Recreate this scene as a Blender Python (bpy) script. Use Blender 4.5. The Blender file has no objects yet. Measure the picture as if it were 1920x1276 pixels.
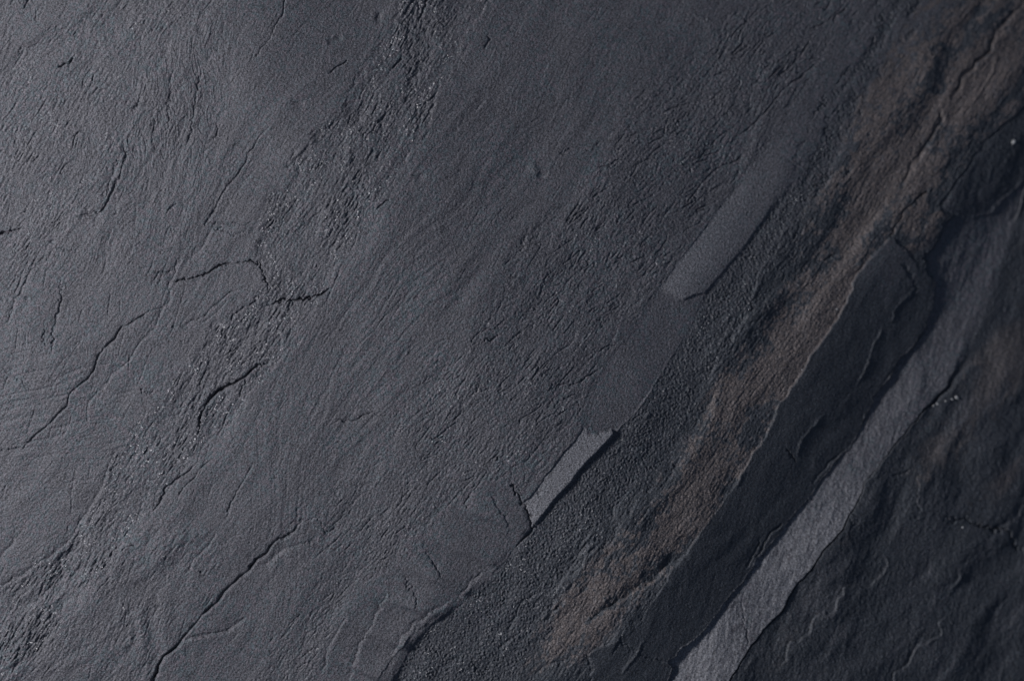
import bpy, math
import numpy as np

# ------------------------------------------------------------------ camera, world, light, exposure
PX = 0.00025                 # one unit of the working plan (1/1920 of the view) in metres
CX, CY = 960.0, 638.0
CAM_D = 1.20
FOCUS_Z = -0.001
sc = bpy.context.scene
cam_d = bpy.data.cameras.new('camera')
cam = bpy.data.objects.new('camera', cam_d)
sc.collection.objects.link(cam)
cam.location = (0, 0, CAM_D)
cam_d.sensor_width = 36.0
cam_d.lens = 36.0 * CAM_D / (1920 * PX)
cam_d.clip_start = 0.05
cam_d.clip_end = 50
cam_d.dof.use_dof = True
cam_d.dof.focus_distance = CAM_D - FOCUS_Z
cam_d.dof.aperture_fstop = 2.8
sc.camera = cam

w = bpy.data.worlds.new('World'); sc.world = w; w.use_nodes = True
bg = w.node_tree.nodes['Background']
bg.inputs['Color'].default_value = (0.50, 0.66, 1.0, 1)
bg.inputs['Strength'].default_value = 0.13


def lamp(name, loc, target, size, power, color):
    from mathutils import Vector
    d = bpy.data.lights.new(name, 'AREA'); d.shape = 'RECTANGLE'
    d.size = size[0]; d.size_y = size[1]; d.energy = power; d.color = color
    o = bpy.data.objects.new(name, d); sc.collection.objects.link(o)
    o.location = loc
    o.rotation_euler = (Vector(target) - Vector(loc)).to_track_quat('-Z', 'Y').to_euler()
    return o


lamp('key_lamp', (-0.98, 0.20, 0.62), (0.0, 0.0, 0.0), (0.16, 0.16), 14.8, (0.98, 0.965, 1.0))

sc.view_settings.view_transform = 'Standard'
sc.view_settings.look = 'None'
sc.view_settings.exposure = 0.0
sc.view_settings.gamma = 1.0
sc.view_settings.use_curve_mapping = False

# ------------------------------------------------------------------ noise tiles (2048 x 2048, periodic)
T = 2048


def tile(seed, lmin, lmax, beta=1.0, angle=0.0, ratio=1.0):
    """band-limited noise, unit deviation; features 'ratio' times longer along 'angle' (degrees, y down)."""
    rng = np.random.default_rng(seed)
    ky = np.fft.fftfreq(T)[:, None]; kx = np.fft.rfftfreq(T)[None, :]
    a = math.radians(angle)
    kl = kx * math.cos(a) + ky * math.sin(a)
    kt = -kx * math.sin(a) + ky * math.cos(a)
    k = np.sqrt((kl * ratio) ** 2 + kt ** 2) + 1e-9
    amp = k ** (-beta - 0.5) * np.exp(-(k * lmin) ** 4) * (1 - np.exp(-(k * lmax) ** 4))
    F = amp * np.exp(2j * np.pi * rng.random(amp.shape)) * (0.3 + rng.random(amp.shape))
    F[0, 0] = 0
    n = np.fft.irfft2(F, s=(T, T)).astype(np.float32)
    return n / n.std()


def samp(t, x, y):
    xi = np.floor(x).astype(np.int32); yi = np.floor(y).astype(np.int32)
    fx = (x - xi).astype(np.float32); fy = (y - yi).astype(np.float32)
    x0 = xi & (T - 1); x1 = (xi + 1) & (T - 1); y0 = yi & (T - 1); y1 = (yi + 1) & (T - 1)
    a = t[y0, x0] * (1 - fx) + t[y0, x1] * fx
    b = t[y1, x0] * (1 - fx) + t[y1, x1] * fx
    return a * (1 - fy) + b * fy


def ss(a, b, v):
    t = np.clip((v - a) / (b - a), 0, 1)
    return t * t * (3 - 2 * t)


# ------------------------------------------------------------------ plan grid: fine inside the view, coarse beyond
STEP = 1.1


def axis(lo, hi, out, n_out):
    fine = np.arange(lo, hi + STEP, STEP)
    g = (np.linspace(0, 1, n_out + 1)[1:]) ** 2.2
    left = (lo - g * out)[::-1]
    right = fine[-1] + g * out
    return np.concatenate([left, fine, right])


ax = axis(-45, 1965, 900, 130)
ay = axis(-40, 1316, 800, 130)
NX, NY = len(ax), len(ay)
X, Y = np.meshgrid(ax, ay)
X = X.astype(np.float32); Y = Y.astype(np.float32)

# warps
wa = tile(11, 14, 90, 1.3); wb = tile(12, 14, 90, 1.3)
wc = tile(13, 90, 500, 1.5); wd = tile(14, 90, 500, 1.5)
jx = samp(wa, X, Y); jy = samp(wb, X, Y)
lx = samp(wc, X, Y); ly = samp(wd, X, Y)
wf = tile(15, 4, 20, 1.0); jf = samp(wf, X, Y)
XW = X + 1.3 * jx + 0.9 * jf
YW = Y + 1.3 * jy - 0.9 * jf

# band coordinates: u across the bands (to the lower right), v along them (to the lower left)
U = X * 0.8 + Y * 0.6
V = -X * 0.6 + Y * 0.8


def seg_dist(px, py, pts, closed=False):
    """distance to a polyline and the side (positive to the right hand of travel, y down)."""
    best = np.full(px.shape, 1e9, np.float32); side = np.zeros(px.shape, np.float32)
    tt = np.zeros(px.shape, np.float32)
    P = list(pts)
    if closed:
        P = P + [P[0]]
    n = len(P) - 1
    for i in range(n):
        ax_, ay_ = P[i]; bx_, by_ = P[i + 1]
        dx, dy = bx_ - ax_, by_ - ay_
        L = dx * dx + dy * dy + 1e-9
        t = np.clip(((px - ax_) * dx + (py - ay_) * dy) / L, 0, 1)
        d = (px - ax_ - t * dx) ** 2 + (py - ay_ - t * dy) ** 2
        m = d < best
        best = np.where(m, d, best)
        side = np.where(m, dx * (py - ay_) - dy * (px - ax_), side)
        tt = np.where(m, (i + t) / n, tt)
    return np.sqrt(best), np.sign(side), tt


# coarse grid for polygon distance fields
CG = 4.0
cgx = np.arange(ax[0] - 20, ax[-1] + 24, CG); cgy = np.arange(ay[0] - 20, ay[-1] + 24, CG)
GX, GY = np.meshgrid(cgx, cgy)


def poly(pts, xw=None, yw=None):
    """signed distance, positive inside, sampled at warped plan coordinates."""
    d, _, _ = seg_dist(GX, GY, pts, True)
    inside = np.zeros(GX.shape, bool)
    n = len(pts)
    for i in range(n):
        x0, y0 = pts[i]; x1, y1 = pts[(i + 1) % n]
        if y0 == y1:
            continue
        c = ((y0 > GY) != (y1 > GY)) & (GX < (x1 - x0) * (GY - y0) / (y1 - y0) + x0)
        inside ^= c
    s = np.where(inside, d, -d).astype(np.float32)
    qx = ((XW if xw is None else xw) - cgx[0]) / CG; qy = ((YW if yw is None else yw) - cgy[0]) / CG
    qx = np.clip(qx, 0, s.shape[1] - 1.01); qy = np.clip(qy, 0, s.shape[0] - 1.01)
    xi = qx.astype(np.int32); yi = qy.astype(np.int32); fx = qx - xi; fy = qy - yi
    return (s[yi, xi] * (1 - fx) + s[yi, xi + 1] * fx) * (1 - fy) + (s[yi + 1, xi] * (1 - fx) + s[yi + 1, xi + 1] * fx) * fy


# ------------------------------------------------------------------ broad form of the slab
ug = np.array([-900, -200, 300, 700, 1000, 1200, 1320, 1405, 1480, 1560, 1630, 1700, 1768, 1850, 1980, 2200, 2500, 3600], float)
sl = np.array([0.02, -0.03, -0.02, -0.02, -0.03, -0.05, -0.05, -0.07, -0.09, -0.05, -0.15, -0.25, -0.26, -0.24, -0.22, -0.20, -0.2, -0.2])
uf = np.arange(-1200, 4000, 4.0)
slf = np.interp(uf, ug, sl)
slf = np.convolve(np.pad(slf, 8, mode='edge'), np.ones(17) / 17, mode='valid')
prof = np.cumsum(slf) * 4.0
prof -= np.interp(900, uf, prof)
BASE = np.interp(U, uf, prof).astype(np.float32)
# the near left corner sinks away, the far right corner rolls over
BASE += -0.055 * np.maximum(0, V - 350) ** 1.0 * ss(350, 700, V) * ss(900, 200, U)
BASE += 1.2 * lx * ss(0, 500, U)
# and the far upper right leans back
WW = X * 0.8 - Y * 0.6
BASE += (-0.22 * (np.sqrt(np.maximum(WW - 250, 0) ** 2 + 150 ** 2) - 150)).astype(np.float32)

# ------------------------------------------------------------------ outlines (plan units)
FL_R = [(1681, 453), (1697, 469), (1721, 496), (1741, 513), (1757, 530), (1752, 546), (1751, 570), (1737, 610), (1714, 643),
        (1687, 673), (1674, 700), (1667, 716), (1634, 746), (1637, 756), (1624, 776), (1610, 813), (1594, 840), (1570, 862),
        (1547, 890), (1534, 910), (1520, 933), (1494, 957), (1477, 983), (1457, 1007), (1437, 1030), (1417, 1050), (1397, 1084),
        (1380, 1104), (1357, 1130), (1340, 1154), (1320, 1180), (1303, 1200), (1280, 1214), (1268, 1230), (1254, 1236),
        (1259, 1250), (1251, 1276), (1235, 1330), (1180, 1420)]
FL_L = [(1594, 550), (1577, 580), (1564, 606), (1540, 636), (1520, 666), (1497, 706), (1477, 736), (1457, 763), (1440, 806),
        (1424, 836), (1410, 850), (1390, 893), (1363, 930), (1337, 963), (1307, 1010), (1280, 1043), (1268, 1057),
        (1241, 1104), (1208, 1150), (1188, 1180), (1150, 1200), (1105, 1225), (1108, 1276), (1070, 1420)]
FLAKE = FL_R + FL_L[::-1] + [(1605, 515), (1632, 482), (1667, 447)]
LEDGE_R = [(1930, 330), (1900, 430), (1868, 540), (1840, 600), (1814, 656), (1791, 693), (1764, 733), (1741, 760), (1711, 790),
           (1687, 820), (1661, 850), (1641, 877), (1617, 907), (1607, 937), (1594, 963), (1574, 990), (1550, 1020),
           (1524, 1057), (1497, 1090), (1474, 1124), (1444, 1164), (1414, 1200), (1394, 1227), (1370, 1264), (1345, 1310), (1270, 1420)]
LEDGE = [(1835, 372), (1790, 400), (1765, 440), (1735, 480)] + [(x - 14, y - 12) for x, y in FL_R[4:]] + LEDGE_R[::-1]
LOWER = [(1661, -200), (2600, -500), (2600, 1700), (1150, 1700)] + LEDGE_R[::-1] + [(1850, 400), (1815, 415), (1768, 400), (1762, 378), (1800, 330), (1850, 262), (1925, 195), (2100, -20), (2120, -200)]
LOWER = [(2120, -200), (2600, -500), (2600, 1700), (1150, 1700)] + LEDGE_R[::-1] + [(1860, 400), (1815, 415), (1768, 400), (1762, 378), (1800, 330), (1850, 262), (1925, 195), (2100, -20)]
F1 = [(1403, 317), (1380, 350), (1347, 390), (1323, 426), (1300, 455), (1274, 486), (1258, 513), (1234, 540), (1256, 551), (1280, 563), (1300, 553),
      (1323, 549), (1345, 520), (1390, 470), (1440, 400), (1500, 325), (1560, 225), (1610, 130), (1660, 40), (1640, -60), (1560, 60), (1500, 170), (1440, 270)]
F2 = [(1234, 540), (1256, 551), (1280, 563), (1300, 553), (1323, 549), (1306, 590), (1290, 620), (1250, 680), (1222, 730), (1190, 775),
      (1150, 812), (1123, 815), (1103, 815), (1095, 790), (1098, 760), (1112, 722), (1130, 690), (1150, 660), (1175, 632), (1200, 600)]
F3 = [(1097, 797), (1103, 813), (1123, 813), (1148, 806), (1152, 815), (1128, 838), (1100, 867), (1085, 886), (1070, 903), (1050, 926),
      (1034, 943), (1020, 962), (1008, 980), (1000, 990), (990, 960), (978, 941), (994, 933), (1010, 912), (1022, 893), (1034, 880), (1056, 850), (1075, 830)]
MFL = [(960, 908), (975, 935), (995, 970), (999, 987), (974, 1013), (966, 1026), (940, 1057), (907, 1090), (857, 1137), (807, 1170), (767, 1217),
       (740, 1276), (690, 1420), (520, 1420), (585, 1276), (620, 1180), (650, 1110), (700, 1080), (757, 1050), (797, 1015), (850, 960), (890, 925), (930, 905)]
GRAN = [(1770, -120), (1700, 30), (1640, 120), (1600, 215), (1550, 320), (1490, 420), (1430, 520), (1390, 600), (1330, 690), (1300, 770), (1255, 850), (1190, 920),
        (1120, 1000), (1060, 1080), (1030, 1150), (1000, 1230), (960, 1300), (900, 1420), (690, 1420), (740, 1276), (767, 1217), (807, 1170), (857, 1137), (907, 1090), (940, 1057), (974, 1013), (999, 987),
        (1010, 976), (1034, 943), (1070, 903), (1100, 867), (1150, 815), (1190, 775), (1222, 730), (1250, 680), (1290, 620), (1323, 549), (1390, 470),
        (1440, 400), (1500, 325), (1560, 225), (1600, 140), (1650, 40), (1730, -120)]
SCALY = [(1560, -120), (1460, -60), (1400, 10), (1290, 100), (1200, 200), (1140, 280), (1110, 320), (1060, 390), (985, 440), (975, 490), (930, 560), (880, 610), (840, 660),
         (765, 735), (745, 790), (715, 840), (670, 900), (622, 955), (610, 1010), (620, 1060), (590, 1130), (520, 1210), (480, 1300), (420, 1420), (560, 1420), (640, 1200), (720, 1080), (797, 1015),
         (890, 925), (960, 908), (985, 940), (1034, 880), (1097, 797), (1098, 760), (1130, 690), (1200, 600), (1234, 540),
         (1274, 486), (1347, 390), (1403, 317), (1470, 240), (1530, 150), (1600, 20), (1680, -120)]
SPARK = [(1010, -120), (930, -10), (870, 90), (800, 230), (770, 310), (720, 370), (690, 430), (640, 490), (610, 548), (570, 600), (545, 650), (505, 690), (470, 750),
         (430, 800), (370, 850), (320, 900), (260, 980), (200, 1060), (120, 1160), (0, 1300), (-200, 1500), (-250, 1350), (0, 1103), (43, 1077), (93, 1047), (123, 1030),
         (160, 967), (180, 933), (200, 900), (217, 850), (240, 815), (290, 760), (315, 715), (340, 690), (380, 650), (405, 615), (440, 590), (475, 560), (498, 535), (495, 505), (480, 480), (478, 430),
         (495, 395), (530, 350), (553, 300), (580, 260), (625, 210), (680, 130), (730, 50), (790, -120)]
LEFTR = [(300, -120), (240, 0), (150, 45), (60, 90), (0, 135), (-300, 400), (-300, 900), (0, 570), (25, 560), (60, 515), (95, 470), (140, 410), (165, 395), (205, 370), (225, 300), (232, 265), (255, 200),
         (270, 150), (330, 70), (420, 0), (520, -120)]

rag = samp(tile(16, 5, 60, 0.8, -53, 2.2), X, Y)
m_fl = poly(FLAKE); m_ledge = poly(LEDGE); m_low = poly(LOWER)
XS = X + 0.5 * jx + 0.8 * jf; YS = Y + 0.5 * jy - 0.8 * jf
m_f1 = poly(F1, XS, YS); m_f2 = poly(F2, XS, YS); m_f3 = poly(F3, XS, YS); m_m = poly(MFL, X + 2 * jx, Y + 2 * jy)
soft_g = np.maximum(ss(1405, 1455, U), ss(420, 230, Y))
m_gr = poly(GRAN, X + (0.5 + 2.5 * soft_g) * jx + (0.8 + 1.5 * soft_g) * jf, Y + (0.5 + 2.5 * soft_g) * jy - (0.8 + 1.5 * soft_g) * jf)
m_gr = m_gr + 16 * rag * soft_g
m_sc = poly(SCALY, X + 3 * jx, Y + 3 * jy) + 14 * rag * (1 - 0)
m_sp = poly(SPARK, X + 3 * jx, Y + 3 * jy) + 5 * rag
m_lr = poly(LEFTR, X + 3 * jx, Y + 3 * jy) + 7 * rag

# ------------------------------------------------------------------ relief
H = np.zeros_like(X)
ANG = -53.0                       # grain direction on the plan (up to the right)
ub = U - 1400

# flat scaly sheets and strips, each with its own tilt
def lay(sd, width, h, amt=1.0):
    """replace the local relief inside an outline; a sharp or soft margin of 'width'."""
    global H
    m = ss(-width, width, sd) * amt
    H = H * (1 - m) + h * m


# left smooth lobe stands a little over the rough ground at its left
H += 1.8 * ss(-8, 12, -m_lr)
# sparkling strip lies a little lower, with a soft left rim that faces the lamp on its right side
H -= 2.0 * ss(-10, 14, m_sp)
H += 2.0 * np.exp(-((m_sp - 22) / 16.0) ** 2) * ss(1000, 560, Y - 0 * X) * ss(0.2, 1.2, samp(wc, X + 700, Y + 200) + 0.6)
# scaly sheet a little lower than the broad smooth one
H -= 1.2 * ss(-30, 40, m_sc)
S_f = lambda s, u0: s * (U - u0)
uu = np.clip(U - 1316, 0, 130)
up_f = ss(170, 360, Y)
lay(m_f1, 1.5 + 14 * ss(1375, 1400, U) + 30 * ss(400, 270, Y), 0.5 + 0.17 * uu - 0.00208 * uu ** 2, up_f)
lay(m_f2, 1.6 + 7 * ss(1380, 1350, U), -0.4 + 0.025 * uu - 0.00035 * uu ** 2)
lay(m_f3, 1.4, -3.0 + 0.18 * np.clip(U - 1345, 0, 60))
lay(m_m, 4.0 + 22 * ss(1290, 1240, U), 0.9 - 0.02 * (U - 1300))
lay(m_gr, 3.0 + 26 * soft_g, -1.3 * (1 - soft_g) + 0 * X)
lay(m_fl, 1.8, 5.0 - 0.055 * (U - 1630))
rise = 0.20 + 0.16 * ss(480, 860, Y)
up_low = ss(800, 600, Y) * ss(395, 450, Y)
lay(np.where(m_fl > 0, -1e3, m_ledge), 1.4 + 40 * up_low * ss(1770, 1830, X), -7.0 + rise * np.clip(U - 1768, 0, 90))
up_low = ss(800, 600, Y) * ss(395, 450, Y)
lay(m_low, 1.6 + 45 * up_low, (-5.0 + rise * 78) * ss(1740, 1850, U) - 2.0 + 0.10 * np.clip(U - 1850, 0, 420))

# masks of the surface kinds
k_sc = ss(-30, 35, m_sc); k_sp = ss(-8, 16, m_sp); k_lr = ss(-22, 25, m_lr); k_gr = ss(-3 - 22 * soft_g, 8 + 14 * soft_g, m_gr)
k_flat = np.maximum.reduce([ss(-2 - 25 * ss(400, 270, Y), 3 + 25 * ss(400, 270, Y), m_f1) * (0.1 + 0.9 * ss(60, 300, Y)), ss(-2, 3, m_f2), ss(-2, 3, m_f3)])
k_m = ss(-8, 12, m_m)
k_fl = ss(-2, 3, m_fl); k_low = ss(-4 - 40 * up_low, 8 + 40 * up_low, m_low); k_led = ss(-2, 4, m_ledge) * (1 - k_fl) * (1 - k_low)
k_ll = ss(-40, 40, poly([(-300, 1250), (0, 1110), (140, 1010), (300, 990), (420, 1040), (380, 1130), (270, 1320), (100, 1600), (-300, 1600)]) + 10 * rag)
k_lr = np.maximum(k_lr, 0.9 * k_ll)
pat = samp(tile(17, 25, 140, 1.1, -53, 2.0), X, Y)
over = np.clip(k_flat + k_m + k_gr + k_fl + k_low + k_led, 0, 1)
k_sc = k_sc * (1 - over) * np.clip(1.0 + 0.22 * pat, 0.55, 1.35); k_sp = k_sp * (1 - over) * np.clip(1.05 + 0.4 * pat, 0.5, 1.6); k_lr = k_lr * np.clip(0.8 + 0.45 * pat, 0.1, 1.3)
k_rust_zone = ss(1400, 1470, U) * (1 - np.clip(k_gr * 0.9 + k_fl + k_low + k_led + k_flat, 0, 1))
plain = np.clip(1 - k_sc - k_sp - k_lr - over - k_rust_zone, 0, 1)

# broad undulation
und = samp(tile(21, 50, 260, 1.3, ANG, 2.2), X + 25 * lx, Y + 25 * ly)
H += und * (0.6 + 1.0 * k_ll + 1.6 * k_rust_zone + 2.6 * k_low + 0.8 * k_led)
und2 = samp(tile(22, 16, 70, 1.1, ANG, 2.4), X + 3 * jx + 10 * lx, Y + 3 * jy + 10 * ly)
H += und2 * (0.55 * k_ll + 0.08 + 0.38 * k_rust_zone + 0.60 * k_low + 0.5 * k_sp + 0.22 * k_sc + 0.45 * k_gr + 0.22 * k_led + 0.25 * k_fl)

# grain everywhere
gr1 = samp(tile(31, 2.6, 9, 0.4, ANG, 1.3), X, Y)
H += gr1 * (0.05 * k_flat + 0.16 + 0.13 * k_sc + 0.08 * k_sp + 0.05 * k_lr + 0.42 * k_gr * (0.5 + 0.6 * np.abs(rag)) + 0.13 * k_rust_zone + 0.06 * k_low + 0.06 * k_led)
gr2 = samp(tile(32, 5, 18, 0.7), X, Y)
H += gr2 * (0.02 + 0.22 * k_gr + 0.05 * k_rust_zone + 0.18 * k_low + 0.12 * k_led + 0.15 * k_sp)

# scales: small flakes stretched along the grain, ending in a break on the lower right
sc1 = samp(tile(41, 4, 14, 0.6, ANG - 4, 4.0), X + 5 * lx, Y + 5 * ly)
fr = (sc1 * 1.1) - np.floor(sc1 * 1.1)
scale_h = fr * ss(1.0, 0.86, fr)
H += scale_h * (0.26 * k_sc + 0.46 * k_sp + 0.34 * k_lr + 0.25 * k_rust_zone + 0.02 * plain)
sc2 = samp(tile(42, 3.2, 13, 0.6, ANG - 6, 4.0), X, Y) * (1 - 0 * X)
H += (0.5 * sc2 - 0.5 * np.abs(sc2)) * (0.23 * k_sc + 0.50 * k_sp + 0.42 * k_lr + 0.36 * k_rust_zone)
sc3 = samp(tile(43, 2.6, 12, 0.4, ANG, 5.0), X + 5 * lx, Y + 5 * ly)
H += sc3 * (0.13 * k_m + 0.05 * k_fl + 0.085 * plain + 0.24 * k_sc + 0.28 * k_sp + 0.26 * k_lr + 0.26 * k_rust_zone)

ld = samp(tile(44, 4, 30, 0.8, -74, 3.5), X, Y)
H += ld * (0.35 * k_led + 0.22 * k_low + 0.10 * k_fl)
# plumes: feathered striae fanning out from the points where each sheet began to split
for seed, xc, yc, cx_, cy_, rx_, ry_, amp in ((81, 430, 1120, 700, 640, 210, 260, 0.24), (82, 120, 1250, 330, 330, 190, 330, 0.30), (83, 560, 1450, 560, 900, 120, 260, 0.20),
                                              (84, 420, 900, 930, 400, 260, 260, 0.22), (85, -420, 960, 120, 780, 230, 170, 0.30)):
    th = np.arctan2(yc - Y, X - xc); rr = np.hypot(X - xc, Y - yc)
    n = samp(tile(seed, 5, 60, 0.9), 1150 * th + 0.30 * rr + 16 * lx + 2.0 * jx, rr * 0.10 + 300)
    wgt = np.exp(-(((X - cx_) / rx_) ** 2 + ((Y - cy_) / ry_) ** 2) ** 1.5)
    H += amp * (n - 0.5 * np.abs(n)) * wgt * plain
strk = samp(tile(23, 22, 110, 1.0, ANG, 6.0), X + 5 * lx, Y + 5 * ly)
H += strk * (0.35 * plain + 0.30 * k_sc + 0.4 * k_sp + 0.9 * k_rust_zone + 0.3 * k_fl)
# split lines: thin open seams along the grain
def seams(seed, lmin, lmax, ang, ratio, wid, depth, mask, cover, sx=3.0):
    global H
    n = samp(tile(seed, lmin, lmax, 0.9, ang, ratio), X + 5 * lx, Y + 5 * ly)
    gy, gx = np.gradient(n)
    g = np.sqrt((gx / np.maximum(np.gradient(ax)[None, :], .1)) ** 2 + (gy / np.maximum(np.gradient(ay)[:, None], .1)) ** 2) + 1e-4
    d = np.abs(n) / g
    c = ss(cover, cover + 0.5, samp(tile(seed + 500, 12, 70, 0.9, ang, 1.8), X, Y))
    line = np.exp(-(d / (wid * 1.25)) ** 2) * c * mask * ss(0.004, 0.03, g)
    H -= depth * line
    H += 0.45 * depth * line * 0 + 0.35 * depth * np.exp(-(d / (wid * 5))) * c * mask * np.sign(n)
    return line


seams(51, 12, 60, ANG + 6, 6.0, 1.0, 1.6, k_sc, 0.45)
seams(52, 9, 40, ANG + 14, 5, 1.0, 1.4, k_sc, 0.5)
seams(57, 12, 50, ANG + 24, 5, 1.1, 2.0, k_sc * ss(600, 450, Y), 0.7)
seams(53, 9, 46, ANG - 4, 5.0, 1.0, 1.6, np.clip(k_sp + k_lr, 0, 1), 0.6)
seams(54, 16, 80, ANG, 5.0, 1.1, 0.8, k_rust_zone, 0.6)
# fine wood-like lines on the smooth sheets: shallow terraces following the cleavage
for seed, ang, ratio, msk, amp, f in (
        (61, -62, 6.0, ss(420, 200, X) * ss(620, 480, Y), 0.55, 1.5),
        (62, -82, 5.0, ss(180, 260, X) * ss(470, 380, X) * ss(480, 330, Y), 0.75, 1.6),
        (63, -55, 7.0, ss(0, 200, U), 0.30, 1.6),
        (64, -40, 5.0, ss(520, 640, X) * ss(980, 860, X) * ss(380, 520, Y) * ss(980, 820, Y), 0.35, 2.0),
        (65, -20, 4.0, ss(330, 160, X) * ss(640, 760, Y), 0.45, 1.6)):
    n = samp(tile(seed, 10, 90, 1.2, ang, ratio), X + 1.5 * jx + 13 * lx, Y + 1.5 * jy + 13 * ly) * f
    q = n - np.floor(n)
    H += (np.floor(n) + ss(0.88, 1.0, q)) * amp * 1.5 * plain * msk - 1.1 * amp * plain * msk * n
# sparse short hairlines on the smooth sheets
seams(55, 14, 70, ANG, 8.0, 1.0, 0.6, plain, 0.8)
seams(56, 20, 90, -74, 6.0, 1.1, 1.0, plain * ss(520, 300, X), 0.5)

# ------------------------------------------------------------------ traced cracks and scarps
def crack(pts, wid=1.4, depth=4.0, lip=0.0, reach=20.0, taper=True, jit=1.5):
    """a groove along a polyline; lip > 0 drops the side to the lower right of it."""
    global H
    xs = [p[0] for p in pts]; ys = [p[1] for p in pts]
    mrg = reach * 3 + 12
    i0, i1 = np.searchsorted(ax, [min(xs) - mrg, max(xs) + mrg]); j0, j1 = np.searchsorted(ay, [min(ys) - mrg, max(ys) + mrg])
    if i1 <= i0 or j1 <= j0:
        return
    s = (slice(j0, j1), slice(i0, i1))
    d, side, t = seg_dist(X[s] + jit * jx[s] + 1.6 * jf[s], Y[s] + jit * jy[s] - 1.6 * jf[s], pts)
    env = np.clip(np.minimum(t, 1 - t) * 7 + 0.25, 0, 1) if taper else 1.0
    env = env * np.clip(0.92 + 0.22 * samp(wa, X[s] * 1.3 + 300, Y[s] * 1.3 + 90), 0.1, 1.15)
    wv = wid * (0.65 + 0.35 * env)
    end = ss(0, 0.002, t) * ss(1, 0.998, t)
    dx = pts[-1][0] - pts[0][0]; dy = pts[-1][1] - pts[0][1]
    sg = side * (1 if (dx * 0.6 - dy * 0.8) < 0 else -1)   # +1 on the lower right side
    H[s] -= depth * (1.3 if 0 < wid < 2 else 1.0) * np.exp(-(d / wv) ** 2) * env
    if lip:
        H[s] -= lip * sg * 0.5 * np.exp(-d / reach) * (0.3 + 0.7 * end) * env * ss(0, 1.5, d) * -1 * -1


C = crack
# strong open cracks
C([(322, 528), (354, 523), (387, 513), (407, 503), (434, 494), (461, 489), (481, 493), (494, 506), (499, 525), (505, 540)], 1.7, 5.5, 2.0, 16)
C([(501, 571), (518, 564), (538, 561), (548, 566), (574, 561), (601, 553), (621, 541)], 1.8, 7.0, 2.0, 14)
C([(501, 681), (477, 690), (451, 710), (427, 721), (411, 730), (397, 743), (384, 763), (377, 783), (373, 810)], 1.8, 7.0, 3.0, 20)
C([(427, 721), (405, 738), (388, 755), (376, 768)], 2.6, 3.0, 1.0, 14)
C([(311, 576), (290, 581), (267, 593), (244, 608), (227, 616), (214, 630), (200, 646), (187, 666), (177, 690), (164, 708), (147, 723),
   (134, 740), (124, 760), (107, 780), (87, 797), (67, 820), (50, 832), (20, 840), (-40, 850)], 1.6, 3.6, 1.6, 20)
C([(-30, 442), (0, 439), (20, 436), (45, 427)], 1.9, 6.0, 1.5, 12)
C([(567, 980), (547, 997), (521, 1010), (501, 1034), (477, 1050), (467, 1067), (447, 1084), (421, 1110), (384, 1150), (361, 1174),
   (334, 1204), (317, 1220), (300, 1247), (287, 1274), (262, 1320)], 2.0, 6.5, 3.0, 26)
C([(501, 1034), (477, 1052), (465, 1067)], 3.0, 5.0, 1.0, 12)
C([(330, 1208), (312, 1228), (296, 1255), (278, 1295)], 3.4, 5.0, 0, 12)
C([(464, 1160), (444, 1174), (417, 1184), (384, 1190), (354, 1197), (334, 1204)], 4.0, 2.2, 3.5, 24)
C([(601, 1014), (570, 1018), (540, 1028), (510, 1046), (480, 1064)], 4.5, 1.6, 2.5, 24)
C([(960, 906), (975, 935), (995, 970), (999, 987)], 2.2, 6.0, 0, 10, jit=0.6, taper=False)
C([(999, 987), (974, 1013), (966, 1026)], 1.8, 4.5, 0, 10)
# scarps and lines on the left smooth lobe
C([(230, 272), (234, 290), (230, 314), (222, 337), (214, 354), (204, 377), (192, 394), (167, 397), (144, 407)], 1.9, 3.6, 2.6, 14)
C([(219, 294), (217, 314), (209, 337), (202, 367)], 1.7, 2.0, 1.6, 8)
C([(264, 174), (259, 190), (247, 209)], 2.0, 3.2, 1.5, 10)
C([(539, -20), (531, 23), (514, 53), (501, 77), (491, 93), (484, 108)], 1.5, 2.2, 1.2, 14)
C([(409, 230), (406, 250), (400, 264), (388, 267)], 1.6, 2.6, 1.2, 8)
C([(507, 234), (484, 260), (467, 284), (464, 304), (447, 324), (427, 350), (407, 384), (394, 407), (383, 420)], 1.8, 2.4, 1.8, 12)
C([(383, 420), (410, 417), (434, 419), (455, 422), (474, 419)], 1.4, 2.2, 0.6, 8)
C([(349, 384), (334, 382), (320, 390), (310, 404)], 1.4, 1.8, 0.6, 8)
C([(140, 103), (132, 117), (122, 120), (110, 125)], 1.6, 4.0, 0.8, 8)
C([(160, 247), (148, 250), (140, 257), (134, 277)], 1.5, 3.2, 0.8, 8)
C([(287, 197), (289, 234), (285, 274)], 1.7, 2.0, 0.8, 10)
C([(334, 123), (323, 147), (318, 200), (315, 267)], 1.8, 1.8, 1.0, 10)
C([(380, 133), (371, 160), (364, 200), (359, 247), (347, 277)], 1.8, 1.9, 1.0, 10)
C([(58, 0), (50, 8), (44, 15)], 1.4, 3.0, 0.5, 8)
C([(357, 453), (337, 486), (329, 509), (317, 533), (316, 560), (296, 604), (267, 643), (247, 673), (214, 700), (174, 753), (160, 793)], 2.6, 1.6, 1.0, 14, jit=3)
C([(115, 520), (114, 570), (104, 600), (100, 626), (98, 660)], 1.9, 2.6, 1.4, 10)
C([(83, 603), (80, 626), (82, 650)], 1.7, 1.6, 0.6, 8)
C([(100, 469), (67, 506), (43, 536), (30, 560), (23, 586), (8, 610)], 2.2, 2.0, 1.6, 12)
C([(147, 468), (117, 468), (93, 473)], 1.5, 1.6, 0.6, 8)
C([(461, 540), (434, 546), (417, 560), (397, 573), (387, 590), (367, 600), (334, 613), (300, 620)], 1.4, 2.2, 0.8, 10)
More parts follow.
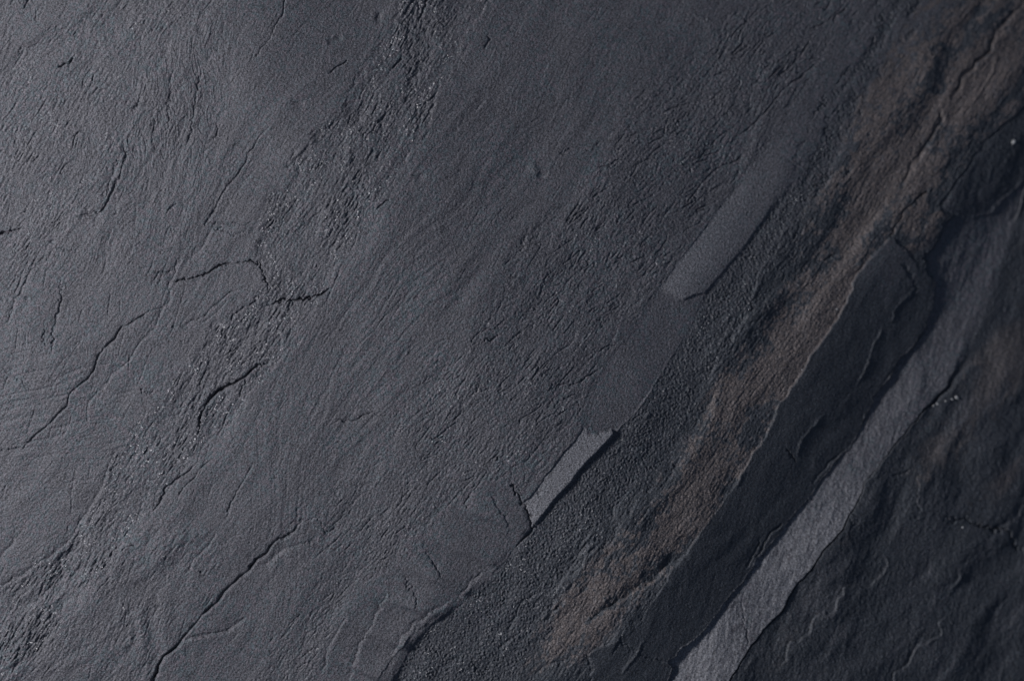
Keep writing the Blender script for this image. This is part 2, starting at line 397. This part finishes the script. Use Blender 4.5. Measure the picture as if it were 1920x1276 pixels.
C([(445, 562), (425, 565), (410, 580), (395, 598), (360, 610)], 1.2, 1.4, 0.4, 8)
C([(322, 509), (300, 511), (287, 526)], 1.4, 2.0, 0.6, 8)
C([(484, 560), (461, 573), (444, 590), (437, 603)], 1.6, 2.8, 1.0, 8)
C([(467, 696), (454, 733), (447, 750)], 1.3, 2.2, 0.5, 8)
C([(301, 469), (321, 470), (347, 469)], 1.4, 2.2, 0.5, 8)
C([(257, 720), (267, 733), (287, 740)], 1.2, 1.4, 0.5, 8)
C([(404, 425), (420, 436), (440, 441), (455, 440)], 1.2, 1.8, 0.4, 8)
C([(371, 867), (354, 883), (327, 900), (310, 913), (304, 937), (290, 955)], 1.6, 3.0, 1.4, 12)
C([(395, 862), (378, 880), (352, 905), (330, 940)], 1.4, 2.2, 0.8, 10)
C([(474, 870), (461, 893), (447, 917), (434, 943), (424, 970)], 1.5, 1.8, 0.8, 10)
C([(257, 1020), (240, 1024), (227, 1034)], 1.5, 2.8, 0.8, 8)
C([(217, 850), (180, 933), (137, 1003), (93, 1047), (43, 1077), (0, 1103)], 4.0, 1.6, 4.0, 20)
C([(594, 970), (604, 985), (614, 1003)], 1.5, 2.0, 0.5, 8)
C([(540, 985), (567, 978), (594, 970)], 2.4, 1.6, 0.5, 8)
C([(400, 1000), (403, 1010), (385, 1030), (365, 1050), (352, 1075)], 2.0, 1.6, 1.0, 12)
C([(30, 1000), (22, 1018), (0, 1045)], 3.0, 1.8, 1.0, 12)
C([(0, 690), (20, 700), (45, 720), (60, 735)], 3.0, 1.5, 0.8, 12)
C([(0, 868), (40, 862), (90, 855), (130, 842)], 1.4, 1.0, 0.4, 10)
C([(120, 905), (150, 900), (175, 898)], 1.4, 1.2, 0.4, 10)
# middle
C([(807, -10), (794, 20), (784, 43)], 1.6, 3.0, 1.0, 10)
C([(780, -10), (764, 20), (750, 45)], 3.0, 1.8, 1.0, 12)
C([(757, 113), (743, 123), (737, 129)], 1.6, 4.0, 0.8, 8)
C([(917, 63), (917, 77), (907, 90)], 1.6, 2.6, 0.8, 8)
C([(650, 110), (636, 122), (617, 138)], 1.4, 3.0, 0.5, 8)
C([(1101, 275), (1074, 280), (1051, 287)], 1.3, 1.8, 0.6, 8)
C([(710, 228), (700, 240), (697, 248), (680, 250)], 1.6, 3.2, 0.6, 8)
C([(738, 372), (722, 378), (706, 398)], 1.4, 2.8, 0.5, 8)
C([(807, 548), (780, 560), (754, 573), (730, 586), (707, 613), (677, 640), (640, 690)], 1.6, 1.0, 1.0, 18)
C([(617, 794), (640, 788), (663, 790), (680, 780), (700, 775), (737, 775)], 1.4, 2.6, 0.8, 10)
C([(700, 724), (722, 722), (750, 720)], 1.1, 1.2, 0.3, 8)
C([(640, 500), (625, 540), (605, 600)], 1.5, 1.0, 0.5, 14)
C([(910, 190), (895, 207), (880, 225)], 2.4, 1.2, 0.6, 10)
C([(934, 626), (924, 638), (908, 640)], 1.5, 3.0, 0.5, 8)
C([(1124, 693), (1107, 706), (1080, 720), (1040, 728)], 1.4, 2.6, 0.6, 8)
C([(985, 444), (978, 458), (986, 470)], 2.2, 2.6, 0.8, 8)
C([(757, 900), (756, 930), (744, 952)], 1.2, 1.6, 0.3, 8)
C([(880, 925), (872, 940), (876, 950)], 1.3, 2.0, 0.3, 8)
C([(797, 1015), (797, 1030), (813, 1053), (822, 1070), (827, 1085)], 2.6, 1.6, -2.0, 24)
C([(757, 1076), (770, 1100), (780, 1120), (783, 1143)], 2.4, 1.4, -1.6, 20)
C([(916, 925), (930, 943), (945, 965), (953, 985), (950, 1010)], 6.0, 0.3, -1.8, 34)
C([(890, 1100), (857, 1137), (830, 1155), (813, 1170), (783, 1168), (765, 1200), (745, 1225), (722, 1250), (700, 1290)], 4.0, 0.0, -2.2, 22, jit=3)
C([(845, 1125), (815, 1150), (790, 1160), (765, 1180), (748, 1205), (730, 1240)], 5.0, 2.0, 3.5, 26, jit=3)
C([(905, 1075), (880, 1095), (860, 1115)], 4.0, 2.0, 2.0, 20, jit=3)
C([(720, 1110), (712, 1140), (690, 1180), (668, 1225), (655, 1276)], 3.0, 1.0, 3.0, 24, jit=3)
C([(650, 1150), (640, 1180), (618, 1215), (600, 1260)], 3.0, 1.2, 2.4, 20, jit=3)
C([(1015, 1100), (985, 1130), (960, 1165), (948, 1185)], 2.4, 2.2, 1.2, 16, jit=3)
C([(1110, 1010), (1085, 1040), (1065, 1062)], 2.2, 2.0, 1.0, 14, jit=3)
C([(1466, 985), (1448, 1000), (1432, 1022), (1420, 1040)], 1.8, 3.0, 1.8, 12)
C([(1580, 850), (1556, 868), (1540, 884), (1528, 905)], 1.8, 2.0, 1.8, 12)
C([(1745, 600), (1718, 640), (1688, 680), (1662, 716)], 1.6, 1.4, 1.4, 12)
C([(980, 1180), (960, 1195), (935, 1215)], 2.4, 2.2, 0.6, 14)
C([(882, 1240), (895, 1252), (915, 1268)], 3.2, 2.6, 0.6, 14)
# upper right of the scaly sheet
C([(1514, 83), (1500, 107), (1480, 127), (1457, 144)], 1.5, 3.2, 0.8, 8)
C([(1560, 0), (1552, 14), (1545, 20)], 1.4, 3.0, 0.6, 8)
C([(1582, 14), (1570, 30), (1566, 38)], 1.5, 3.2, 0.6, 8)
C([(1534, 120), (1514, 134), (1480, 157), (1454, 187), (1430, 217), (1410, 234), (1374, 264)], 1.4, 2.8, 1.2, 10)
C([(1380, 234), (1347, 260), (1307, 304)], 1.4, 2.4, 1.0, 10)
C([(1390, 294), (1347, 314), (1317, 341), (1280, 391)], 1.4, 2.4, 1.0, 10)
C([(1278, 18), (1300, 26), (1322, 38), (1345, 43)], 1.6, -0.9, 0, 8)
# stained band: grooves
C([(1920, 10), (1878, 53), (1861, 80), (1844, 107), (1814, 134), (1797, 160), (1785, 185)], 5.0, 6.0, 3.0, 22, jit=4)
C([(1766, 210), (1761, 227), (1744, 254), (1727, 287), (1711, 317), (1695, 350)], 5.0, 5.0, 3.0, 22, jit=4)
C([(1751, 359), (1734, 361), (1717, 371), (1704, 387), (1691, 407), (1679, 426), (1669, 443)], 2.0, 6.0, 1.5, 12)
C([(1872, 100), (1862, 140), (1835, 175), (1820, 200)], 2.4, -2.2, 0, 12)
C([(1592, 470), (1560, 482), (1530, 492)], 1.7, 2.4, 1.0, 10)
C([(1420, 570), (1440, 572), (1402, 582)], 2.0, 2.4, 1.0, 10)
C([(1280, 1040), (1245, 1072), (1215, 1095), (1180, 1115), (1140, 1140), (1110, 1165)], 12.0, 4.0, 6.0, 40, jit=2)
C([(1060, 1235), (1020, 1250), (1000, 1262)], 3.0, 2.0, 0.6, 14)
C([(1145, 1230), (1160, 1195), (1180, 1215), (1215, 1232), (1250, 1240)], 3.0, 2.0, -1.5, 18)
C([(1100, 1225), (1106, 1240), (1108, 1262)], 3.0, 2.2, -1.0, 14)
C([(1140, 930), (1148, 955), (1150, 980)], 2.2, 1.8, 0.6, 14)
# flake
C([(1687, 493), (1707, 516), (1714, 543), (1712, 560)], 2.2, 2.2, -1.2, 12)
C([(1711, 546), (1694, 566), (1677, 586), (1670, 606)], 3.4, -1.9, 0, 12)
C([(1655, 615), (1651, 623), (1634, 660), (1624, 690), (1604, 723)], 2.2, -1.5, 1.6, 16)
C([(1547, 780), (1530, 792), (1517, 803), (1503, 822), (1494, 850)], 3.2, -2.2, 1.2, 14)
C([(1475, 838), (1482, 852), (1490, 864)], 1.7, 2.8, 0, 8)
C([(1427, 1005), (1420, 1022), (1410, 1045), (1398, 1065)], 2.0, 3.0, 1.0, 10)
C([(1400, 880), (1388, 900), (1376, 915)], 4.0, -2.0, 0, 10)
C([(1393, 1128), (1396, 1160), (1402, 1205)], 1.4, 1.8, 0, 8)
C([(1207, 1200), (1190, 1230), (1165, 1260)], 2.6, -2.0, 0, 12)
# lower sheet: low ridges and hollows
C([(1657, 1045), (1650, 1065), (1641, 1080), (1614, 1090), (1591, 1100), (1567, 1117), (1547, 1144), (1520, 1170), (1490, 1200), (1460, 1240)], 6.0, 0.0, 5.0, 22, jit=4)
C([(1767, 1150), (1747, 1184), (1727, 1200), (1694, 1240), (1670, 1275)], 6.0, 0.0, 5.0, 22, jit=4)
C([(1760, 963), (1781, 967), (1821, 973), (1867, 990), (1897, 1007), (1914, 1037)], 3.0, 5.0, -2.5, 20, jit=4)
C([(1720, 880), (1718, 930), (1712, 980)], 5.0, 0, 3.0, 16, jit=4)
C([(1914, 940), (1880, 970), (1860, 990)], 5.0, 4.0, 0, 16, jit=4)
C([(1800, 1070), (1790, 1095), (1775, 1110)], 4.0, -2.5, 0, 14, jit=4)
C([(1670, 888), (1690, 886), (1700, 880)], 2.5, 3.0, 0, 10)
C([(1590, 975), (1604, 974), (1590, 990)], 3.0, 2.5, 0, 10)

fac = np.mod(V * 1.0 + 0.25 * (U - 1300) + 7 * lx - 20, 74) / 74.0
H += k_m * (9.0 * (fac ** 1.6) * (1 - ss(0.82, 1.0, fac)) - 1.2) * ss(1230, 1320, U)
H += k_m * 4.0 * np.exp(-((U - 1330) / 38.0) ** 2) * ss(400, 440, V + 40)
# pits and chips
def pit(x, y, r, h):
    global H
    mrg = r * 4
    i0, i1 = np.searchsorted(ax, [x - mrg, x + mrg]); j0, j1 = np.searchsorted(ay, [y - mrg, y + mrg])
    s = (slice(j0, j1), slice(i0, i1))
    q = (X[s] - x + 0.35 * r * jx[s]) ** 2 + (Y[s] - y + 0.35 * r * jy[s]) ** 2
    H[s] += h * np.exp(-(q / r ** 2) ** 1.5)


for p in ((713, 33, 8, -2.5), (628, 76, 9, -2.5), (1004, 318, 10, 2.2), (1016, 330, 8, -2.5), (787, 332, 8, -2.2), (50, 559, 5, -2.5),
          (98, 457, 4, -2.5), (933, 857, 2.2, -4), (376, 56, 10, -2.0), (560, 200, 9, -2.0), (252, 280, 5, -2.2), (217, 690, 8, -2.4),
          (296, 1140, 5, -3), (376, 1071, 2.2, -4), (1010, 925, 3, -2.5)):
    pit(*p)

Z = (BASE + H) * PX
ZB = BASE * PX
WX = (X - CX) * PX * (CAM_D - ZB) / CAM_D
WY = -(Y - CY) * PX * (CAM_D - ZB) / CAM_D

# ------------------------------------------------------------------ mineral and tone masks kept on the mesh; tones partly hold light and shade
rn = samp(tile(71, 12, 110, 0.9, -53, 3.2), X + 10 * jx, Y + 10 * jy)
rn2 = samp(tile(72, 4, 20, 0.8, -50, 1.5), X, Y)
def blob(cx, cy, rx, ry, ang=-53):
    a = math.radians(ang)
    dx = X - cx; dy = Y - cy
    l = dx * math.cos(a) + dy * math.sin(a); t = -dx * math.sin(a) + dy * math.cos(a)
    return np.exp(-((l / rx) ** 2 + (t / ry) ** 2))


rz = (1.0 * blob(1850, 120, 330, 75) + 0.8 * blob(1700, 130, 240, 45) + 0.8 * blob(1620, 400, 200, 50) + 0.9 * blob(1480, 640, 120, 45) + 0.9 * blob(1390, 730, 90, 40)
      + 1.0 * blob(1535, 620, 110, 26) + 0.6 * blob(1440, 800, 120, 22) + 0.8 * blob(1330, 880, 100, 45) + 1.0 * blob(1180, 1050, 170, 45) + 0.7 * blob(1720, 420, 60, 30) + 0.6 * blob(1060, 1180, 90, 40)
      + 0.45 * blob(1300, 960, 170, 30))
RUST = np.clip(ss(0.28, 0.72, rz + 0.34 * rn + 0.22 * rn2 - 0.04), 0, 1) * ss(0.06, 0.3, rz) * (1 - np.clip(k_fl + k_led + k_flat + 0.85 * k_gr, 0, 1)) * (1 - k_low)
RUST += 0.60 * k_low * ss(0.25, 0.9, blob(1880, 680, 110, 50) + 0.9 * blob(1880, 895, 60, 22) + 0.5 * blob(1790, 810, 120, 40) + 0.5 * blob(1500, 1150, 100, 30) + 0.18 * rn)
RUST += 0.015 * ss(0.8, 2.0, rn) * (k_sc + plain + k_sp)
DARK = np.clip(0.10 * k_sc + 0.10 * k_sp + 0.88 * k_fl * (1 - 0.65 * blob(1665, 485, 60, 60)) + k_low * np.clip(0.84 + 0.12 * rn, 0.2, 1) * (1 - 0.5 * blob(1820, 470, 120, 60)) + 0.62 * k_gr  # lower layer: shade of its tilt away from the lamp put into colour
               + 0.95 * k_rust_zone * (1 - np.clip(RUST * 1.2, 0, 1)), 0, 1)
PALE = np.clip(k_led * (0.85 * ss(600, 1150, Y) + 0.05) * np.clip(1 + 0.36 * rn + 0.28 * rn2, 0.1, 1.4) + 0.75 * ss(-2, 3, m_f3) + 0.70 * ss(-2, 3, m_f1) * ss(210, 520, Y) * ss(1425, 1340, U) + 0.05 * ss(-2, 3, m_f2), 0, 1)  # ledge and upper sliver: light caught by their tilt painted into the colour
MICA = np.clip(0.05 + (0.45 * k_sc + 0.72 * k_sp + 0.42 * k_lr + 0.7 * k_gr + 0.35 * k_rust_zone) * np.clip(0.75 + 0.4 * und2, 0.1, 1.3) + 0.5 * np.exp(-((m_sp - 12) / 16.0) ** 2), 0, 1) * (1 - np.clip(k_fl + k_low, 0, 1))


# ------------------------------------------------------------------ material
def slate_material():
    m = bpy.data.materials.new('slate'); m.use_nodes = True
    nt = m.node_tree; N = nt.nodes; L = nt.links
    b = N['Principled BSDF']

    def attr(name):
        a = N.new('ShaderNodeAttribute'); a.attribute_name = name; return a.outputs['Fac']

    tc = N.new('ShaderNodeTexCoord').outputs['Object']

    def noise(scale, detail=2.0, rough=0.6):
        n = N.new('ShaderNodeTexNoise'); n.inputs['Scale'].default_value = scale
        n.inputs['Detail'].default_value = detail; n.inputs['Roughness'].default_value = rough
        L.new(tc, n.inputs['Vector']); return n

    def math_(op, a, bb):
        n = N.new('ShaderNodeMath'); n.operation = op
        for i, v in enumerate((a, bb)):
            if isinstance(v, (int, float)):
                n.inputs[i].default_value = v
            else:
                L.new(v, n.inputs[i])
        return n.outputs[0]

    def mix(fac, a, bb, blend='MIX'):
        n = N.new('ShaderNodeMix'); n.data_type = 'RGBA'; n.blend_type = blend
        if isinstance(fac, (int, float)):
            n.inputs['Factor'].default_value = fac
        else:
            L.new(fac, n.inputs['Factor'])
        for s, v in (('A', a), ('B', bb)):
            sock = [i for i in n.inputs if i.name == s and i.type == 'RGBA'][0]
            if isinstance(v, tuple):
                sock.default_value = v
            else:
                L.new(v, sock)
        return [o for o in n.outputs if o.type == 'RGBA'][0]

    def ramp(src, lo, hi):
        n = N.new('ShaderNodeMapRange'); n.inputs[1].default_value = lo; n.inputs[2].default_value = hi
        L.new(src, n.inputs[0]); return n.outputs[0]

    # base: blue grey and plum grey mottled at grain size, as in the stone
    n1 = noise(520, 3); n2 = noise(60, 3); n3 = noise(1700, 1)
    c = mix(ramp(n1.outputs['Fac'], 0.40, 0.60), (0.063, 0.082, 0.093, 1), (0.101, 0.090, 0.104, 1))
    c = mix(ramp(n2.outputs['Fac'], 0.35, 0.65), c, (0.084, 0.083, 0.093, 1))
    c = mix(attr('dark'), c, (0.037, 0.0425, 0.051, 1))
    c = mix(attr('rust'), c, mix(ramp(n1.outputs['Fac'], 0.4, 0.6), (0.122, 0.101, 0.094, 1), (0.096, 0.085, 0.085, 1)))
    c = mix(attr('pale'), c, (0.150, 0.151, 0.163, 1))
    sp = math_('ADD', math_('MULTIPLY', n3.outputs['Fac'], 3.6), -0.8)
    hv = N.new('ShaderNodeHueSaturation'); L.new(c, hv.inputs['Color']); L.new(sp, hv.inputs['Value'])
    L.new(hv.outputs['Color'], b.inputs['Base Color'])
    # mica: small facets each with its own lean
    vo = N.new('ShaderNodeTexVoronoi'); vo.inputs['Scale'].default_value = 1700; L.new(tc, vo.inputs['Vector'])
    sepc = N.new('ShaderNodeSeparateColor'); L.new(vo.outputs['Color'], sepc.inputs[0])
    pick = ramp(sepc.outputs[2], 0.87, 0.89)
    mica = math_('MULTIPLY', pick, attr('mica'))
    sub = N.new('ShaderNodeVectorMath'); sub.operation = 'SUBTRACT'; L.new(vo.outputs['Color'], sub.inputs[0]); sub.inputs[1].default_value = (0.80, 0.45, 0.5)
    sca = N.new('ShaderNodeVectorMath'); sca.operation = 'SCALE'; L.new(sub.outputs[0], sca.inputs[0]); L.new(math_('MULTIPLY', mica, 1.2), sca.inputs['Scale'])
    bump = N.new('ShaderNodeBump'); bump.inputs['Distance'].default_value = 0.00028; bump.inputs['Strength'].default_value = 0.9
    nb = noise(2300, 2, 0.7); L.new(nb.outputs['Fac'], bump.inputs['Height'])
    add = N.new('ShaderNodeVectorMath'); add.operation = 'ADD'; L.new(bump.outputs[0], add.inputs[0]); L.new(sca.outputs[0], add.inputs[1])
    nrm = N.new('ShaderNodeVectorMath'); nrm.operation = 'NORMALIZE'; L.new(add.outputs[0], nrm.inputs[0])
    L.new(nrm.outputs[0], b.inputs['Normal'])
    r = math_('SUBTRACT', 0.60, math_('MULTIPLY', mica, 0.34))
    L.new(r, b.inputs['Roughness'])
    b.inputs['Specular IOR Level'].default_value = 0.5
    return m


MAT = slate_material()

# ------------------------------------------------------------------ split the slab into its parts
lab = np.zeros((NY, NX), np.int8)                       # 0: main cleaved face
lab[m_lr > 0] = 1
lab[m_sp > 0] = 2
lab[m_sc > 0] = 3
lab[(k_rust_zone > 0.5)] = 4
lab[m_gr > 0] = 5
lab[m_m > 0] = 6
lab[m_f1 > 0] = 7
lab[m_f2 > 0] = 8
lab[m_f3 > 0] = 9
lab[m_low > 0] = 10
lab[(m_ledge > 0) & (m_low <= 0)] = 11
lab[m_fl > 0] = 12
fl = lab[:-1, :-1]

PARTS = {
    0: ('cleaved_face', 'broad smooth blue-grey face with fine wood-like grain'),
    1: ('rough_face', 'scaly glinting patch in the upper left'),
    2: ('rough_strip', 'glinting scaly strip broken by short black cracks'),
    3: ('scaly_sheet', 'wide sheet of small scales and thin seams through the middle'),
    4: ('stained_band', 'rust-brown stained band on the right'),
    5: ('granular_strip', 'dark coarse-grained strip beside the brown band'),
    6: ('flake', 'smooth grey flake with a lifted pointed edge near the bottom'),
    7: ('smooth_strip', 'long paler smooth sliver above the dark one'),
    8: ('smooth_strip', 'middle smooth sliver, dark grey'),
    9: ('smooth_strip', 'small pale sliver beside the pointed flake'),
    10: ('lower_layer', 'dark lower layer in the right corner'),
    11: ('ledge', 'pale grey ledge under the edge of the black flake'),
    12: ('flake', 'large smooth black flake with a curved edge'),
}

root = bpy.data.objects.new('slate_stone', None)
sc.collection.objects.link(root)
SLAB_BOTTOM = -0.34
root.location = (0, 0, SLAB_BOTTOM)
root['label'] = 'dark blue-grey slab of split slate with diagonal layers, cracks and a rust-brown band'
root['category'] = 'stone slab'


def make_mesh(name, co, faces, attrs=None, label=None, smooth=True):
    me = bpy.data.meshes.new(name)
    me.vertices.add(len(co)); me.vertices.foreach_set('co', co.astype(np.float32).ravel())
    nf = len(faces)
    me.loops.add(nf * 4); me.loops.foreach_set('vertex_index', faces.astype(np.int32).ravel())
    me.polygons.add(nf); me.polygons.foreach_set('loop_start', np.arange(0, nf * 4, 4, dtype=np.int32))
    me.update(calc_edges=True)
    if smooth:
        me.shade_smooth()
    for k, v in (attrs or {}).items():
        a = me.attributes.new(k, 'FLOAT', 'POINT'); a.data.foreach_set('value', v.astype(np.float32).ravel())
    me.materials.append(MAT)
    o = bpy.data.objects.new(name, me); sc.collection.objects.link(o); o.parent = root
    if label:
        o['label'] = label
    return o


CO = np.stack([WX, WY, Z - SLAB_BOTTOM], -1).reshape(-1, 3)
ATT = {'rust': RUST.ravel(), 'dark': DARK.ravel(), 'pale': PALE.ravel(), 'mica': MICA.ravel()}
idx = np.arange(NX * NY).reshape(NY, NX)
quads = np.stack([idx[:-1, :-1], idx[1:, :-1], idx[1:, 1:], idx[:-1, 1:]], -1)
for k, (nm, lb) in PARTS.items():
    f = quads[fl == k]
    if not len(f):
        continue
    used, inv = np.unique(f, return_inverse=True)
    make_mesh(nm, CO[used], inv.reshape(-1, 4), {a: v[used] for a, v in ATT.items()}, lb)

# broken sides and underside, beyond the picture
ring = np.concatenate([idx[0, :-1], idx[:-1, -1], idx[-1, :0:-1], idx[:0:-1, 0]])
top = CO[ring]; n = len(ring)
rows = [top]
rng = np.random.default_rng(5)
for t in (0.25, 0.5, 0.75, 1.0):
    r = top.copy(); r[:, 2] = top[:, 2] * (1 - t)
    wob = np.interp(np.arange(n), np.arange(0, n + 40, 40), rng.normal(0, 0.006, len(np.arange(0, n + 40, 40))))
    r[:, :2] *= (1 + 0.01 * t + wob[:, None])
    rows.append(r)
co = np.concatenate(rows + [np.zeros((1, 3))])
fs = []
for k in range(4):
    a = np.arange(n) + k * n; b2 = np.roll(np.arange(n), -1) + k * n
    fs.append(np.stack([a, b2, b2 + n, a + n], -1))
o = make_mesh('broken_side', co, np.concatenate(fs), None, 'rough broken rim of the slab', False)

# small pale grains caught on the dark layer
def grain(x, y, r):
    j = np.searchsorted(ay, y); i = np.searchsorted(ax, x)
    c = CO[idx[j, i]]
    import bmesh
    bm = bmesh.new(); bmesh.ops.create_icosphere(bm, subdivisions=2, radius=r * PX)
    g = np.random.default_rng(int(x))
    for v in bm.verts:
        v.co *= float(g.uniform(0.75, 1.25)); v.co.z *= 0.6; v.co.x *= 0.7
    me = bpy.data.meshes.new('mineral_grain'); bm.to_mesh(me); bm.free()
    me.materials.append(GM)
    o = bpy.data.objects.new('mineral_grain', me); sc.collection.objects.link(o); o.parent = root
    o.location = (c[0], c[1], c[2] + r * PX * 0.3); o.rotation_euler = (0, 0, g.uniform(0, 3))


GM = bpy.data.materials.new('quartz'); GM.use_nodes = True
gb = GM.node_tree.nodes['Principled BSDF']; gb.inputs['Base Color'].default_value = (0.45, 0.45, 0.44, 1); gb.inputs['Roughness'].default_value = 0.35
for g in ((1899, 266, 5.0), (1790, 744, 4.0), (1782, 747, 2.5), (1754, 756, 2.5), (1747, 759, 2.0), (1770, 750, 2.0), (1568, 579, 2.0), (1503, 692, 1.6), (1798, 985, 2.2)):
    grain(*g)
print('verts', NX * NY)
